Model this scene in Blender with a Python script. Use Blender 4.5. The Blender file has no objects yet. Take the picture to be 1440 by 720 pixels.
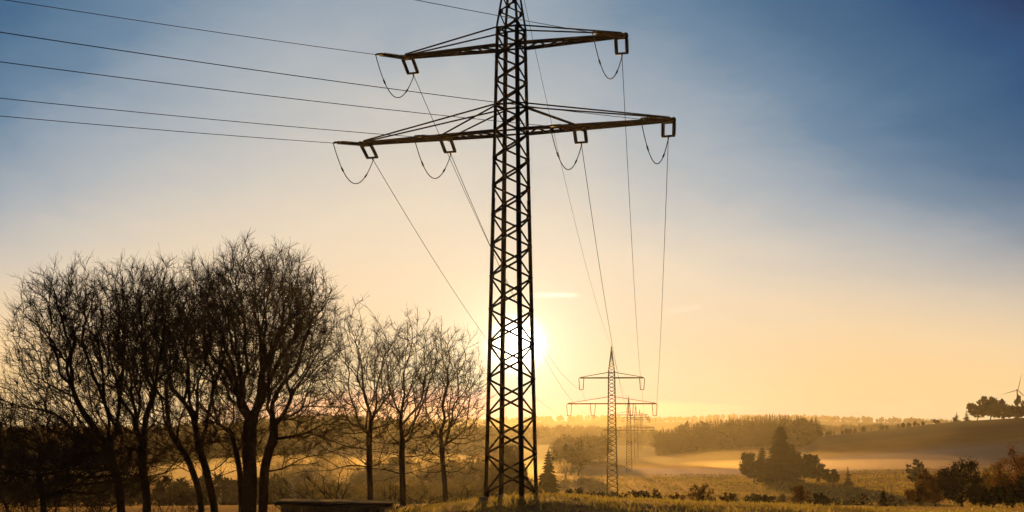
import bpy, math, random
import numpy as np
from mathutils import Vector

S = bpy.context.scene
COL = S.collection
PI = math.pi
R = math.radians

# ------------------------------------------------------------------ camera
F_PX = 2200.0            # focal length in pixels of a 1440 px wide picture
HORIZ = 600.0
TILT = math.atan((HORIZ - 360) / F_PX)
cam_d = bpy.data.cameras.new('camera')
cam_d.sensor_width = 36
cam_d.lens = F_PX / 1440 * 36
cam_d.clip_start = 0.5
cam_d.clip_end = 20000
cam = bpy.data.objects.new('camera', cam_d)
COL.objects.link(cam)
cam.rotation_euler = (PI / 2 + TILT, 0, 0)
S.camera = cam

# ------------------------------------------------------------------ view, sampling
S.view_settings.view_transform = 'Standard'
S.view_settings.look = 'None'
S.view_settings.exposure = 0
S.view_settings.gamma = 1
S.view_settings.use_curve_mapping = False
S.render.engine = 'CYCLES'
cy = S.cycles
cy.use_denoising = True
cy.max_bounces = 5
cy.diffuse_bounces = 2
cy.glossy_bounces = 2
cy.transmission_bounces = 3
cy.volume_bounces = 0
cy.use_adaptive_sampling = False

# ------------------------------------------------------------------ sun direction
SUN_EL, SUN_AZ = R(2.98), R(0.18)
SUN = Vector((math.sin(SUN_AZ) * math.cos(SUN_EL), math.cos(SUN_AZ) * math.cos(SUN_EL), math.sin(SUN_EL)))
HAZE_K, HAZE_G = 0.000055, 0.78
sun_d = bpy.data.lights.new('sun', 'SUN')
sun_d.energy = 3.4
sun_d.angle = R(0.5)
sun_d.color = (1.0, 0.52, 0.12)
sun = bpy.data.objects.new('sun', sun_d)
COL.objects.link(sun)
sun.rotation_euler = SUN.to_track_quat('Z', 'Y').to_euler()


def lin(r, g, b):
    f = lambda c: (c / 255 / 12.92) if c <= 10 else ((c / 255 + 0.055) / 1.055) ** 2.4
    return (f(r), f(g), f(b))


# ------------------------------------------------------------------ world: sky with glow round the low sun
W = bpy.data.worlds.new('World')
S.world = W
W.use_nodes = True
nt = W.node_tree
nt.nodes.clear()


class NG:
    """tiny helper for node graphs"""
    def __init__(s, t): s.t = t
    def n(s, typ, **kw):
        o = s.t.nodes.new(typ)
        for k, v in kw.items(): setattr(o, k, v)
        return o
    def put(s, sock, v):
        if hasattr(v, 'is_output') or hasattr(v, 'links'): s.t.links.new(v, sock)
        else: sock.default_value = v
    def m(s, op, a, b=None, c=None, clamp=False):
        o = s.n('ShaderNodeMath', operation=op); o.use_clamp = clamp
        for i, v in enumerate((a, b, c)):
            if v is not None: s.put(o.inputs[i], v)
        return o.outputs[0]
    def mix(s, f, a, b, blend='MIX'):
        o = s.n('ShaderNodeMix', data_type='RGBA', blend_type=blend)
        o.clamp_factor = True
        s.put(o.inputs[0], f)
        for i, v in ((6, a), (7, b)):
            if isinstance(v, tuple) and len(v) == 3: v = (*v, 1)
            s.put(o.inputs[i], v)
        return o.outputs[2]
    def ramp(s, f, stops, interp='LINEAR'):
        o = s.n('ShaderNodeValToRGB')
        cr = o.color_ramp; cr.interpolation = interp
        while len(cr.elements) < len(stops): cr.elements.new(0.5)
        for e, (p, c) in zip(cr.elements, stops):
            e.position = p; e.color = (*c, 1)
        s.put(o.inputs[0], f)
        return o.outputs[0]
    def noise(s, vec, scale, detail=4, rough=0.55, dist=0.0):
        o = s.n('ShaderNodeTexNoise')
        if vec is not None: s.put(o.inputs['Vector'], vec)
        o.inputs['Scale'].default_value = scale
        o.inputs['Detail'].default_value = detail
        o.inputs['Roughness'].default_value = rough
        o.inputs['Distortion'].default_value = dist
        return o.outputs[0]


g = NG(nt)
DEG = 180 / PI
PXD = 38.4               # picture pixels per degree
tc = g.n('ShaderNodeTexCoord').outputs['Generated']
nrm = g.n('ShaderNodeVectorMath', operation='NORMALIZE'); nt.links.new(tc, nrm.inputs[0])
d = nrm.outputs[0]
sep = g.n('ShaderNodeSeparateXYZ'); nt.links.new(d, sep.inputs[0])
el = g.m('MULTIPLY', g.m('ARCSINE', sep.outputs[2]), DEG)
az = g.m('MULTIPLY', g.m('ARCTAN2', sep.outputs[0], sep.outputs[1]), DEG)
elp = g.m('MAXIMUM', el, 0.0)
# thin high veil: broad noise, stretched along the horizon
mp = g.n('ShaderNodeMapping'); nt.links.new(d, mp.inputs[0]); mp.inputs['Scale'].default_value = (1, 1, 2.6)
vn = g.noise(mp.outputs[0], 5.0, 5, 0.6, 0.4)
vn2 = g.noise(mp.outputs[0], 22.0, 4, 0.6, 0.6)
veil = g.m('ADD', g.m('MULTIPLY', g.m('SUBTRACT', vn, 0.5), 0.42), g.m('MULTIPLY', g.m('SUBTRACT', vn2, 0.5), 0.09))
da = g.m('DIVIDE', g.m('SUBTRACT', az, -3.3), 15.0)
fac = g.m('MINIMUM', g.m('ADD', 1.0, g.m('MULTIPLY', da, da)), 7.0)
s_deg = g.m('MULTIPLY', g.m('MULTIPLY', elp, fac), g.m('ADD', 1.0, veil))
stops = [(0, (255, 226, 165)), (90, (252, 226, 180)), (170, (245, 218, 182)), (300, (231, 214, 191)), (410, (205, 200, 192)), (520, (178, 183, 187)),
         (600, (160, 171, 182)), (812, (110, 137, 162)), (1054, (76, 110, 143)), (1464, (44, 82, 124)), (1750, (34, 66, 106)), (2300, (13, 26, 46))]
sky_ramp = g.ramp(g.m('DIVIDE', s_deg, 2304 / PXD), [(p / 2304, lin(*c)) for p, c in stops])
# warm band low over the horizon, away from the sun
band = g.m('MULTIPLY', g.m('EXPONENT', g.m('MULTIPLY', g.m('POWER', g.m('DIVIDE', elp, 4.6), 2.0), -1.0)),
           g.m('MINIMUM', g.m('MULTIPLY', g.m('ABSOLUTE', g.m('SUBTRACT', az, 0.2)), 0.085), 1.0))
col = g.mix(band, sky_ramp, lin(252, 210, 148))
# nishita sky gives the base
nish = g.n('ShaderNodeTexSky', sky_type='NISHITA')
nish.sun_disc = False
nish.sun_elevation = SUN_EL
nish.sun_rotation = SUN_AZ
nish.air_density = 1.0; nish.dust_density = 2.0; nish.ozone_density = 1.5
# sun glow
dot = g.n('ShaderNodeVectorMath', operation='DOT_PRODUCT')
nt.links.new(d, dot.inputs[0]); dot.inputs[1].default_value = SUN
ang = g.m('MULTIPLY', g.m('ARCCOSINE', g.m('MINIMUM', dot.outputs['Value'], 1.0)), DEG)
gl = lambda w, p=1.0: g.m('EXPONENT', g.m('MULTIPLY', g.m('POWER', g.m('DIVIDE', ang, w), p), -1.0))
halo = g.m('ADD', g.m('MULTIPLY', gl(1.0), 1.1), g.m('MULTIPLY', gl(4.5), 0.16))
core = g.m('MULTIPLY', gl(0.66, 2.6), 12.0)
hc = g.n('ShaderNodeVectorMath', operation='SCALE'); hc.inputs[0].default_value = (1.0, 0.80, 0.50); nt.links.new(halo, hc.inputs['Scale'])
cc = g.n('ShaderNodeVectorMath', operation='SCALE'); cc.inputs[0].default_value = (1.0, 0.90, 0.68); nt.links.new(core, cc.inputs['Scale'])
# short contrails
def streak(px0, px1, y, th, amp, slope=0.0):
    a0, a1 = (px0 - 720) / PXD, (px1 - 720) / PXD
    e0 = (600 - y) / PXD
    ee = g.m('SUBTRACT', el, g.m('ADD', e0, g.m('MULTIPLY', g.m('SUBTRACT', az, (a0 + a1) / 2), slope)))
    v = g.m('EXPONENT', g.m('MULTIPLY', g.m('POWER', g.m('ABSOLUTE', g.m('DIVIDE', ee, th / PXD)), 2.0), -1.0))
    h = g.m('EXPONENT', g.m('MULTIPLY', g.m('POWER', g.m('ABSOLUTE', g.m('DIVIDE', g.m('SUBTRACT', az, (a0 + a1) / 2), (a1 - a0) / 2)), 6.0), -1.0))
    return g.m('MULTIPLY', g.m('MULTIPLY', v, h), amp)
st = g.m('ADD', streak(752, 812, 416, 3.0, 0.30, 0.0), streak(935, 985, 437, 4.0, 0.05, 0.15))
sc_ = g.n('ShaderNodeVectorMath', operation='SCALE'); sc_.inputs[0].default_value = (1.0, 0.93, 0.75); nt.links.new(st, sc_.inputs['Scale'])
def vadd(a, b):
    o = g.n('ShaderNodeVectorMath', operation='ADD'); nt.links.new(a, o.inputs[0]); nt.links.new(b, o.inputs[1]); return o.outputs[0]
tot = vadd(vadd(vadd(col, hc.outputs[0]), cc.outputs[0]), sc_.outputs[0])
# the clear sky above the haze layer: what the layer adds by scattering sunlight is taken off, what it swallows is given back
pathm = g.m('MINIMUM', g.m('DIVIDE', 54.5, g.m('SINE', g.m('MULTIPLY', g.m('MAXIMUM', el, 0.02), PI / 180))), 4100.0)
trans = g.m('EXPONENT', g.m('MULTIPLY', pathm, -HAZE_K))
ph = g.m('DIVIDE', (1 - HAZE_G ** 2) / (4 * PI), g.m('POWER', g.m('SUBTRACT', 1 + HAZE_G ** 2, g.m('MULTIPLY', dot.outputs['Value'], 2 * HAZE_G)), 1.5))
insc = g.m('MULTIPLY', ph, g.m('SUBTRACT', 1.0, trans))
iv = g.n('ShaderNodeVectorMath', operation='SCALE'); iv.inputs[0].default_value = (3.13, 1.53, 0.32); nt.links.new(insc, iv.inputs['Scale'])
sb = g.n('ShaderNodeVectorMath', operation='SUBTRACT'); nt.links.new(tot, sb.inputs[0]); nt.links.new(iv.outputs[0], sb.inputs[1])
dv = g.n('ShaderNodeVectorMath', operation='SCALE'); nt.links.new(sb.outputs[0], dv.inputs[0]); nt.links.new(g.m('DIVIDE', 1.0, trans), dv.inputs['Scale'])
mxv = g.n('ShaderNodeVectorMath', operation='MAXIMUM'); nt.links.new(dv.outputs[0], mxv.inputs[0])
lo_ = g.n('ShaderNodeVectorMath', operation='SCALE'); nt.links.new(tot, lo_.inputs[0]); lo_.inputs['Scale'].default_value = 0.28
nt.links.new(lo_.outputs[0], mxv.inputs[1])
tot = mxv.outputs[0]
x10 = g.n('ShaderNodeVectorMath', operation='SCALE'); nt.links.new(tot, x10.inputs[0]); x10.inputs['Scale'].default_value = 10.0
mixed = g.mix(0.985, nish.outputs[0], x10.outputs[0])
bg = g.n('ShaderNodeBackground'); nt.links.new(mixed, bg.inputs[0]); bg.inputs[1].default_value = 0.1
out = g.n('ShaderNodeOutputWorld'); nt.links.new(bg.outputs[0], out.inputs[0])


# ------------------------------------------------------------------ helpers
def tag(o, label=None, cat=None, group=None, kind=None):
    if label: o['label'] = label
    if cat: o['category'] = cat
    if group: o['group'] = group
    if kind: o['kind'] = kind
    return o


def empty(name, loc, rz=0.0, **kw):
    o = bpy.data.objects.new(name, None)
    o.empty_display_size = 0.5
    COL.objects.link(o)
    o.location = loc
    o.rotation_euler = (0, 0, rz)
    return tag(o, **kw)


class MB:
    """collects triangles / quads as numpy batches"""
    def __init__(s): s.v = []; s.q = []; s.t = []; s.n = 0
    def add(s, v, quads=None, tris=None):
        v = np.asarray(v, float).reshape(-1, 3)
        if quads is not None and len(quads): s.q.append(np.asarray(quads, int).reshape(-1, 4) + s.n)
        if tris is not None and len(tris): s.t.append(np.asarray(tris, int).reshape(-1, 3) + s.n)
        s.v.append(v); s.n += len(v)
    def build(s, name, mat, parent=None, smooth=False):
        me = bpy.data.meshes.new(name)
        v = np.concatenate(s.v)
        q = np.concatenate(s.q) if s.q else np.zeros((0, 4), int)
        t = np.concatenate(s.t) if s.t else np.zeros((0, 3), int)
        me.vertices.add(len(v)); me.vertices.foreach_set('co', v.ravel().astype(np.float32))
        loops = np.concatenate([q.ravel(), t.ravel()]).astype(np.int32)
        me.loops.add(len(loops)); me.loops.foreach_set('vertex_index', loops)
        cnt = np.concatenate([np.full(len(q), 4), np.full(len(t), 3)]).astype(np.int32)
        me.polygons.add(len(cnt))
        me.polygons.foreach_set('loop_start', np.concatenate([[0], np.cumsum(cnt)[:-1]]).astype(np.int32))
        me.polygons.foreach_set('loop_total', cnt)
        me.update(calc_edges=True)
        if smooth: me.polygons.foreach_set('use_smooth', np.ones(len(cnt), bool))
        me.validate()
        me.materials.append(mat)
        o = bpy.data.objects.new(name, me)
        COL.objects.link(o)
        if parent is not None: o.parent = parent
        return o
    # --- shapes
    def tubes(s, P, Rr, k=3, cap=False):
        """P (B,n,3) polylines, Rr (B,n) radii"""
        P = np.asarray(P, float); Rr = np.asarray(Rr, float)
        B, n, _ = P.shape
        T = np.gradient(P, axis=1)
        T /= np.linalg.norm(T, axis=2, keepdims=True) + 1e-9
        main = P[:, -1] - P[:, 0]
        main /= np.linalg.norm(main, axis=1, keepdims=True) + 1e-9
        ref = np.where(np.abs(main[:, 2:3]) > 0.8, np.array([[1., 0.13, 0]]), np.array([[0.07, 0.11, 1.]]))
        ref = np.repeat(ref[:, None], n, 1)
        U = np.cross(T, ref); U /= np.linalg.norm(U, axis=2, keepdims=True) + 1e-9
        V = np.cross(T, U)
        a = np.arange(k) * 2 * PI / k
        ring = (P[:, :, None] + Rr[:, :, None, None] * (np.cos(a)[None, None, :, None] * U[:, :, None] + np.sin(a)[None, None, :, None] * V[:, :, None]))
        v = ring.reshape(-1, 3)
        b = np.arange(B)[:, None, None] * n * k; i = np.arange(n - 1)[None, :, None] * k; j = np.arange(k)[None, None, :]; j2 = (j + 1) % k
        q = np.stack(np.broadcast_arrays(b + i + j, b + i + j2, b + i + k + j2, b + i + k + j), -1).reshape(-1, 4)
        tr = None
        if cap:
            tr = []
            for bb in range(B):
                for e in (0, n - 1):
                    o = bb * n * k + e * k
                    for x in range(1, k - 1): tr.append((o, o + x, o + x + 1) if e else (o, o + x + 1, o + x))
        s.add(v, q, tr)
    def tube(s, pts, r, k=6, cap=True):
        pts = np.asarray(pts, float)
        rr = np.full(len(pts), r) if np.isscalar(r) else np.asarray(r, float)
        s.tubes(pts[None], rr[None], k, cap)
    def beam(s, a, b, w, h=None, up=(0, 0, 1)):
        """box of section w x h from a to b"""
        a = np.asarray(a, float); b = np.asarray(b, float); h = w if h is None else h
        t = b - a; t /= np.linalg.norm(t) + 1e-9
        u = np.cross(t, np.asarray(up, float))
        if np.linalg.norm(u) < 1e-3: u = np.cross(t, (1, 0, 0))
        u /= np.linalg.norm(u); v = np.cross(u, t)
        c = [(-1, -1), (1, -1), (1, 1), (-1, 1)]
        vs = [p + u * x * w / 2 + v * y * h / 2 for p in (a, b) for x, y in c]
        s.add(vs, [(0, 1, 5, 4), (1, 2, 6, 5), (2, 3, 7, 6), (3, 0, 4, 7), (3, 2, 1, 0), (4, 5, 6, 7)])
    def angle(s, a, b, w, t, d1, d2):
        """steel L profile: two flanges leaving the edge a-b along d1 and d2"""
        a = np.asarray(a, float); b = np.asarray(b, float)
        for e, o in ((np.asarray(d1, float), np.asarray(d2, float)), (np.asarray(d2, float), np.asarray(d1, float))):
            off = o * t * (0 if e is d1 else 1)
            vs = []
            for p in (a, b): vs += [p, p + e * w, p + e * w + o * t, p + o * t]
            s.add(vs, [(0, 1, 5, 4), (1, 2, 6, 5), (2, 3, 7, 6), (3, 0, 4, 7), (3, 2, 1, 0), (4, 5, 6, 7)])
    def box(s, c, size, rz=0.0):
        c = np.asarray(c, float); x, y, z = np.asarray(size, float) / 2
        v = np.array([(i * x, j * y, k * z) for k in (-1, 1) for i, j in ((-1, -1), (1, -1), (1, 1), (-1, 1))])
        ca, sa = math.cos(rz), math.sin(rz)
        v = np.stack([v[:, 0] * ca - v[:, 1] * sa, v[:, 0] * sa + v[:, 1] * ca, v[:, 2]], 1) + c
        s.add(v, [(0, 1, 5, 4), (1, 2, 6, 5), (2, 3, 7, 6), (3, 0, 4, 7), (3, 2, 1, 0), (4, 5, 6, 7)])


def principled(name, base, rough=0.8, var=0.0, scale=3.0, base2=None, metallic=0.0, transl=None, spec=0.3, bump=0.0):
    m = bpy.data.materials.new(name); m.use_nodes = True
    t = m.node_tree; k = NG(t)
    p = t.nodes['Principled BSDF']; o = t.nodes['Material Output']
    p.inputs['Roughness'].default_value = rough; p.inputs['Metallic'].default_value = metallic
    p.inputs['Specular IOR Level'].default_value = spec
    oc = k.n('ShaderNodeTexCoord').outputs['Object']
    nz = k.noise(oc, scale, 5, 0.6)
    b2 = base2 or tuple(c * (1 - var) for c in base)
    c = k.ramp(nz, [(0.35, base), (0.68, b2)])
    t.links.new(c, p.inputs['Base Color'])
    if bump:
        bn = k.n('ShaderNodeBump'); bn.inputs['Strength'].default_value = bump; t.links.new(nz, bn.inputs['Height']); t.links.new(bn.outputs[0], p.inputs['Normal'])
    if transl:
        tr = k.n('ShaderNodeBsdfTranslucent'); t.links.new(c, tr.inputs[0])
        mx = k.n('ShaderNodeMixShader'); mx.inputs[0].default_value = transl
        t.links.new(p.outputs[0], mx.inputs[1]); t.links.new(tr.outputs[0], mx.inputs[2]); t.links.new(mx.outputs[0], o.inputs[0])
    return m


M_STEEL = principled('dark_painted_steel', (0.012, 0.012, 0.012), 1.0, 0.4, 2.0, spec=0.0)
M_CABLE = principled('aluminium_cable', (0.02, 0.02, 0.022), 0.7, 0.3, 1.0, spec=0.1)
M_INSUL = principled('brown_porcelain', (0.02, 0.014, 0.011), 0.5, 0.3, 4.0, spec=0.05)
M_CONC = principled('weathered_concrete', (0.22, 0.21, 0.19), 0.9, 0.4, 3.0, bump=0.3)
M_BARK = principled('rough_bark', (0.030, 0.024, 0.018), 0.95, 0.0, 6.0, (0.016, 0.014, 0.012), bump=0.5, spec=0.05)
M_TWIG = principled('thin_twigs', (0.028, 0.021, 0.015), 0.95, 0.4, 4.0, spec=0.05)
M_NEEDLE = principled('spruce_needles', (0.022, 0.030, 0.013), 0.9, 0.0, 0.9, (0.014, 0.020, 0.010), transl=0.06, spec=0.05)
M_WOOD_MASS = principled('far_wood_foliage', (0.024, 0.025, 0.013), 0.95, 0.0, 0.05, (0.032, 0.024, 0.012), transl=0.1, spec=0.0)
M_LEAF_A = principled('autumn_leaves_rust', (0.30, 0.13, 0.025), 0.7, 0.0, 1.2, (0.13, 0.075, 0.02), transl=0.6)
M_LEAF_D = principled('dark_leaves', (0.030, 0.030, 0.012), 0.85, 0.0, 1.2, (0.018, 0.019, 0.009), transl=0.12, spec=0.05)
M_LEAF_G = principled('yellow_green_leaves', (0.26, 0.18, 0.03), 0.7, 0.0, 1.0, (0.12, 0.10, 0.02), transl=0.6)
M_GRASS = principled('dry_meadow_grass', (0.62, 0.50, 0.12), 0.4, 0.0, 0.35, (0.33, 0.28, 0.07), transl=0.75, spec=0.5)
M_ROOF = principled('dark_bitumen_roof', (0.016, 0.008, 0.005), 1.0, 0.5, 2.0, bump=0.2)
M_PLANK = principled('weathered_planks', (0.10, 0.075, 0.055), 0.85, 0.5, 5.0, bump=0.3)
M_TURB = principled('turbine_paint', (0.55, 0.55, 0.55), 0.4, 0.1, 0.3)

# ------------------------------------------------------------------ terrain
def interp(x, pts):
    p = np.array(pts, float)
    return np.interp(x, p[:, 0], p[:, 1])


BASE = [(0, -1.8), (20, -3.1), (40, -4.4), (70, -5.7), (98, -6.1), (130, -6.35), (160, -7.8), (200, -10.3), (270, -14.0), (346, -16.2), (420, -16.6), (520, -16.6), (700, -17.2), (900, -17), (1200, -16), (9000, -16)]
CREST = [(-90, -7.4), (-30, -7.0), (-12, -6.5), (-8.5, -6.0), (-6.3, -5.25), (-2.7, -4.72), (0, -4.42), (3.2, -4.36), (8, -4.6), (17, -4.95), (26, -5.35), (40, -5.75), (80, -5.9)]
# wooded and open ridges: distance, half depth, ground skyline (picture column, metres above the camera height)
def sky_to_z(r0, tree, pts): return [(px, (HORIZ - y) / F_PX * r0 - tree) for px, y in pts]
RIDGES = [
    (1250, 260, sky_to_z(1250, 15, [(-500, 600), (0, 610), (150, 607), (300, 594), (420, 583), (480, 581), (560, 590), (620, 599), (690, 606), (760, 640), (800, 680)])),
    (1050, 130, sky_to_z(1050, 15, [(800, 690), (900, 640), (930, 606), (960, 594), (1030, 586), (1095, 581), (1128, 586), (1145, 600), (1160, 630), (1210, 680)])),
    (880, 210, sky_to_z(880, 0, [(1080, 660), (1150, 614), (1250, 603), (1340, 593), (1440, 588), (1700, 580), (2200, 590)])),
    (1900, 300, sky_to_z(1900, 11, [(1000, 610), (1120, 600), (1160, 595), (1230, 593), (1290, 596), (1350, 600), (1500, 610)])),
    (1700, 300, sky_to_z(1700, 11, [(560, 610), (680, 604), (740, 598), (800, 597), (860, 600), (910, 605), (960, 610)])),
    (3400, 500, sky_to_z(3400, 12, [(-600, 592), (300, 592), (640, 588), (760, 585), (840, 583), (930, 586), (1020, 582), (1130, 583), (1210, 586), (1290, 588), (1380, 592), (2200, 592)])),
]


def ground(X, Y):
    X = np.asarray(X, float); Y = np.asarray(Y, float)
    r = np.hypot(X, Y)
    a = np.arctan2(X, Y)
    px = np.where(np.abs(a) < 1.2, 720 + F_PX * np.tan(np.clip(a, -1.2, 1.2)), np.sign(a) * 6000)
    z = interp(r, BASE)
    front = (np.abs(a) < 1.3)
    zc = interp(X, CREST)
    z = z + np.where(front, (zc - interp(98.0, BASE)) * np.exp(-((r - 98) / np.where(r < 98, 16, 20)) ** 2), 0)
    # soft undulation
    z = z + 0.05 * np.sin(X * 0.9 + 0.4 * Y) * np.sin(Y * 0.55) * np.exp(-(r / 260) ** 2)
    z = z + np.clip((r - 300) / 300, 0, 1) * (0.55 * np.sin(X * 0.013 + 1.0) * np.cos(Y * 0.016) + 0.35 * np.sin(X * 0.03 + Y * 0.021))
    top = z.copy()
    for r0, w, prof in RIDGES:
        zt = interp(px, prof)
        top = np.maximum(top, z + np.maximum(zt - z, 0) * np.exp(-((r - r0) / w) ** 2))
    return top


def gz(x, y): return float(ground(np.array([x]), np.array([y]))[0])
def at(px, r):
    """ground position under picture column px at r metres depth"""
    x = (px - 720) / F_PX * r
    return (x, r, gz(x, r))


def terrain_mesh():
    fine = np.linspace(-34, 34, 341)
    coarse = np.concatenate([np.linspace(-180, -34, 60)[:-1], fine, np.linspace(34, 180, 60)[1:-1]])
    A = np.radians(coarse)
    Rr = np.unique(np.concatenate([[1.5], np.linspace(4, 76, 14), np.linspace(78, 125, 60), np.geomspace(127, 700, 90), np.geomspace(710, 4600, 130), [6500, 9000]]))
    AA, RR = np.meshgrid(A, Rr, indexing='ij')
    X = RR * np.sin(AA); Y = RR * np.cos(AA)
    Z = ground(X, Y)
    nA, nR = X.shape
    v = np.stack([X, Y, Z], -1).reshape(-1, 3)
    i = np.arange(nA)[:, None]; j = np.arange(nR - 1)[None, :]; i2 = (i + 1) % nA
    q = np.stack(np.broadcast_arrays(i * nR + j, i * nR + j + 1, i2 * nR + j + 1, i2 * nR + j), -1).reshape(-1, 4)
    mb = MB(); mb.add(v, q)
    cen = len(v)
    tris = [(cen, int(k) * nR, ((int(k) + 1) % nA) * nR) for k in range(nA)]
    mb.add([(0, 0, -1.8)], None, None)
    mb.t.append(np.array(tris))
    m = bpy.data.materials.new('meadows_and_fields'); m.use_nodes = True
    t = m.node_tree; k = NG(t); p = t.nodes['Principled BSDF']
    oc = k.n('ShaderNodeTexCoord').outputs['Object']
    n1 = k.noise(oc, 0.7, 6, 0.65); n2 = k.noise(oc, 0.035, 4, 0.5)
    vor = k.n('ShaderNodeTexVoronoi'); vor.inputs['Scale'].default_value = 0.0042
    mpn = k.n('ShaderNodeMapping'); mpn.inputs['Scale'].default_value = (0.28, 2.2, 1); t.links.new(oc, mpn.inputs[0]); t.links.new(mpn.outputs[0], vor.inputs['Vector'])
    vs = k.n('ShaderNodeSeparateColor'); t.links.new(vor.outputs['Color'], vs.inputs[0])
    field = k.ramp(vs.outputs[0], [(0.0, (0.080, 0.060, 0.010)), (0.3, (0.14, 0.090, 0.013)), (0.5, (0.052, 0.042, 0.008)), (0.75, (0.10, 0.062, 0.011))], 'CONSTANT')
    near = k.ramp(n1, [(0.3, (0.075, 0.058, 0.014)), (0.7, (0.20, 0.145, 0.034))])
    sp = k.n('ShaderNodeSeparateXYZ'); t.links.new(oc, sp.inputs[0])
    far = k.m('MULTIPLY', k.m('SUBTRACT', sp.outputs[1], 180), 1 / 60.0, clamp=True)
    c = k.mix(far, near, field)
    c = k.mix(k.m('MULTIPLY', n2, 0.5), c, (0.13, 0.10, 0.022))

    hillm = k.m('MULTIPLY', k.m('SUBTRACT', sp.outputs[1], 690), 1 / 60.0, clamp=True)
    plough = k.ramp(vs.outputs[1], [(0.0, (0.045, 0.028, 0.014)), (0.45, (0.062, 0.042, 0.013)), (0.75, (0.034, 0.025, 0.010))], 'CONSTANT')
    wv = k.n('ShaderNodeTexWave'); wv.inputs['Scale'].default_value = 0.16; wv.inputs['Distortion'].default_value = 1.5; wv.inputs['Detail'].default_value = 2
    mw = k.n('ShaderNodeMapping'); mw.inputs['Rotation'].default_value = (0, 0, 0.9); t.links.new(oc, mw.inputs[0]); t.links.new(mw.outputs[0], wv.inputs['Vector'])
    c = k.mix(hillm, c, plough)
    furrow = k.mix(k.m('MULTIPLY', wv.outputs['Fac'], 1.0), (0.50, 0.52, 0.50), (1.2, 1.2, 1.2))
    c = k.mix(far, c, k.mix(1.0, c, furrow, 'MULTIPLY'))
    t.links.new(c, p.inputs['Base Color'])
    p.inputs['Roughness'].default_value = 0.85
    shine_band = k.m('MULTIPLY', k.m('MULTIPLY', k.m('SUBTRACT', sp.outputs[1], 525), 1 / 15.0, clamp=True), k.m('MULTIPLY', k.m('MULTIPLY', k.m('SUBTRACT', 690, sp.outputs[1]), 1 / 40.0, clamp=True), k.m('MULTIPLY', k.m('SUBTRACT', sp.outputs[0], 25), 1 / 30.0, clamp=True)))  # glossier, smoother strip put in so the meadow shines like a bright mist band
    t.links.new(k.m('ADD', 0.85, k.m('MULTIPLY', shine_band, -0.40)), p.inputs['Roughness'])
    t.links.new(k.m('ADD', 0.12, k.m('MULTIPLY', shine_band, 0.85)), p.inputs['Specular IOR Level'])
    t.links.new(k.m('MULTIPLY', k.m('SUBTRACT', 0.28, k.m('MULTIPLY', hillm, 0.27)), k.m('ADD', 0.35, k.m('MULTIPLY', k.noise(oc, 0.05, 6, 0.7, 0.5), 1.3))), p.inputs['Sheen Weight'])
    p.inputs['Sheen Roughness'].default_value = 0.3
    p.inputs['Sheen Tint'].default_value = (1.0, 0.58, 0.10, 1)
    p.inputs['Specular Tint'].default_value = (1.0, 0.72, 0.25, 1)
    bn = k.n('ShaderNodeBump'); bn.inputs['Strength'].default_value = 0.6; bn.inputs['Distance'].default_value = 0.3
    t.links.new(n1, bn.inputs['Height']); t.links.new(bn.outputs[0], p.inputs['Normal'])
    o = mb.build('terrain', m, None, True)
    return tag(o, kind='structure', label='rolling golden meadows falling from a grassy crest to a misty valley and hills')


terrain_mesh()

# haze: closed box of even, pale air
hz = MB(); hz.box((0, 1900, 17), (9000, 4400, 78))
mh = bpy.data.materials.new('pale_haze'); mh.use_nodes = True
th = mh.node_tree; th.nodes.clear()
pv = th.nodes.new('ShaderNodeVolumePrincipled')
pv.inputs['Color'].default_value = (0.98, 0.92, 0.82, 1)
pv.inputs['Density'].default_value = HAZE_K
pv.inputs['Anisotropy'].default_value = HAZE_G
ho = th.nodes.new('ShaderNodeOutputMaterial'); th.links.new(pv.outputs[0], ho.inputs['Volume'])
tag(hz.build('haze', mh), kind='stuff', label='golden morning haze filling the valley')

# low fog bank lying on the far meadow
def fog_lens(cx, cy_, cz, rx, ry, rz, ph0, nu=56, nv=14):
    m = MB(); vs = []
    for j in range(nv + 1):
        for i in range(nu):
            e = -PI / 2 + PI * j / nv; t_ = 2 * PI * i / nu
            wob = 1 + 0.11 * math.sin(3 * t_ + ph0) + 0.06 * math.sin(7 * t_ + 2 * ph0)
            vs.append((cx + rx * wob * math.cos(e) * math.cos(t_), cy_ + ry * wob * math.cos(e) * math.sin(t_), cz + rz * math.sin(e) * (1 + 0.2 * math.sin(2 * t_ + ph0))))
    m.add(vs, [(j * nu + i, j * nu + (i + 1) % nu, (j + 1) * nu + (i + 1) % nu, (j + 1) * nu + i) for j in range(nv) for i in range(nu)])
    return m


def fog_mat(name, dens):
    mm = bpy.data.materials.new(name); mm.use_nodes = True
    tm = mm.node_tree; tm.nodes.clear()
    pf = tm.nodes.new('ShaderNodeVolumePrincipled')
    pf.inputs['Color'].default_value = (0.98, 0.84, 0.58, 1); pf.inputs['Density'].default_value = dens; pf.inputs['Anisotropy'].default_value = HAZE_G
    mo = tm.nodes.new('ShaderNodeOutputMaterial'); tm.links.new(pf.outputs[0], mo.inputs['Volume'])
    return mm


tag(fog_lens(120, 590, -14.2, 56, 56, 1.9, 1.0).build('mist', fog_mat('ground_fog', 0.0020)), kind='stuff', label='bright low fog bank lying on the far valley meadow')
tag(fog_lens(118, 640, -13.4, 66, 88, 3.4, 3.1).build('mist', fog_mat('upper_ground_fog', 0.0006)), kind='stuff', label='soft upper veil of the fog bank on the far meadow')
tag(fog_lens(-45, 440, -12.6, 62, 52, 4.6, 0.4).build('mist', fog_mat('glowing_ground_fog', 0.0024)), kind='stuff', label='glowing ground fog behind the three hazy bare trees')
tag(fog_lens(185, 770, -12.0, 100, 75, 3.2, 2.2).build('mist', fog_mat('thin_ground_fog', 0.0004)), kind='stuff', label='thin golden fog hugging the foot of the right hand hill')

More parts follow.
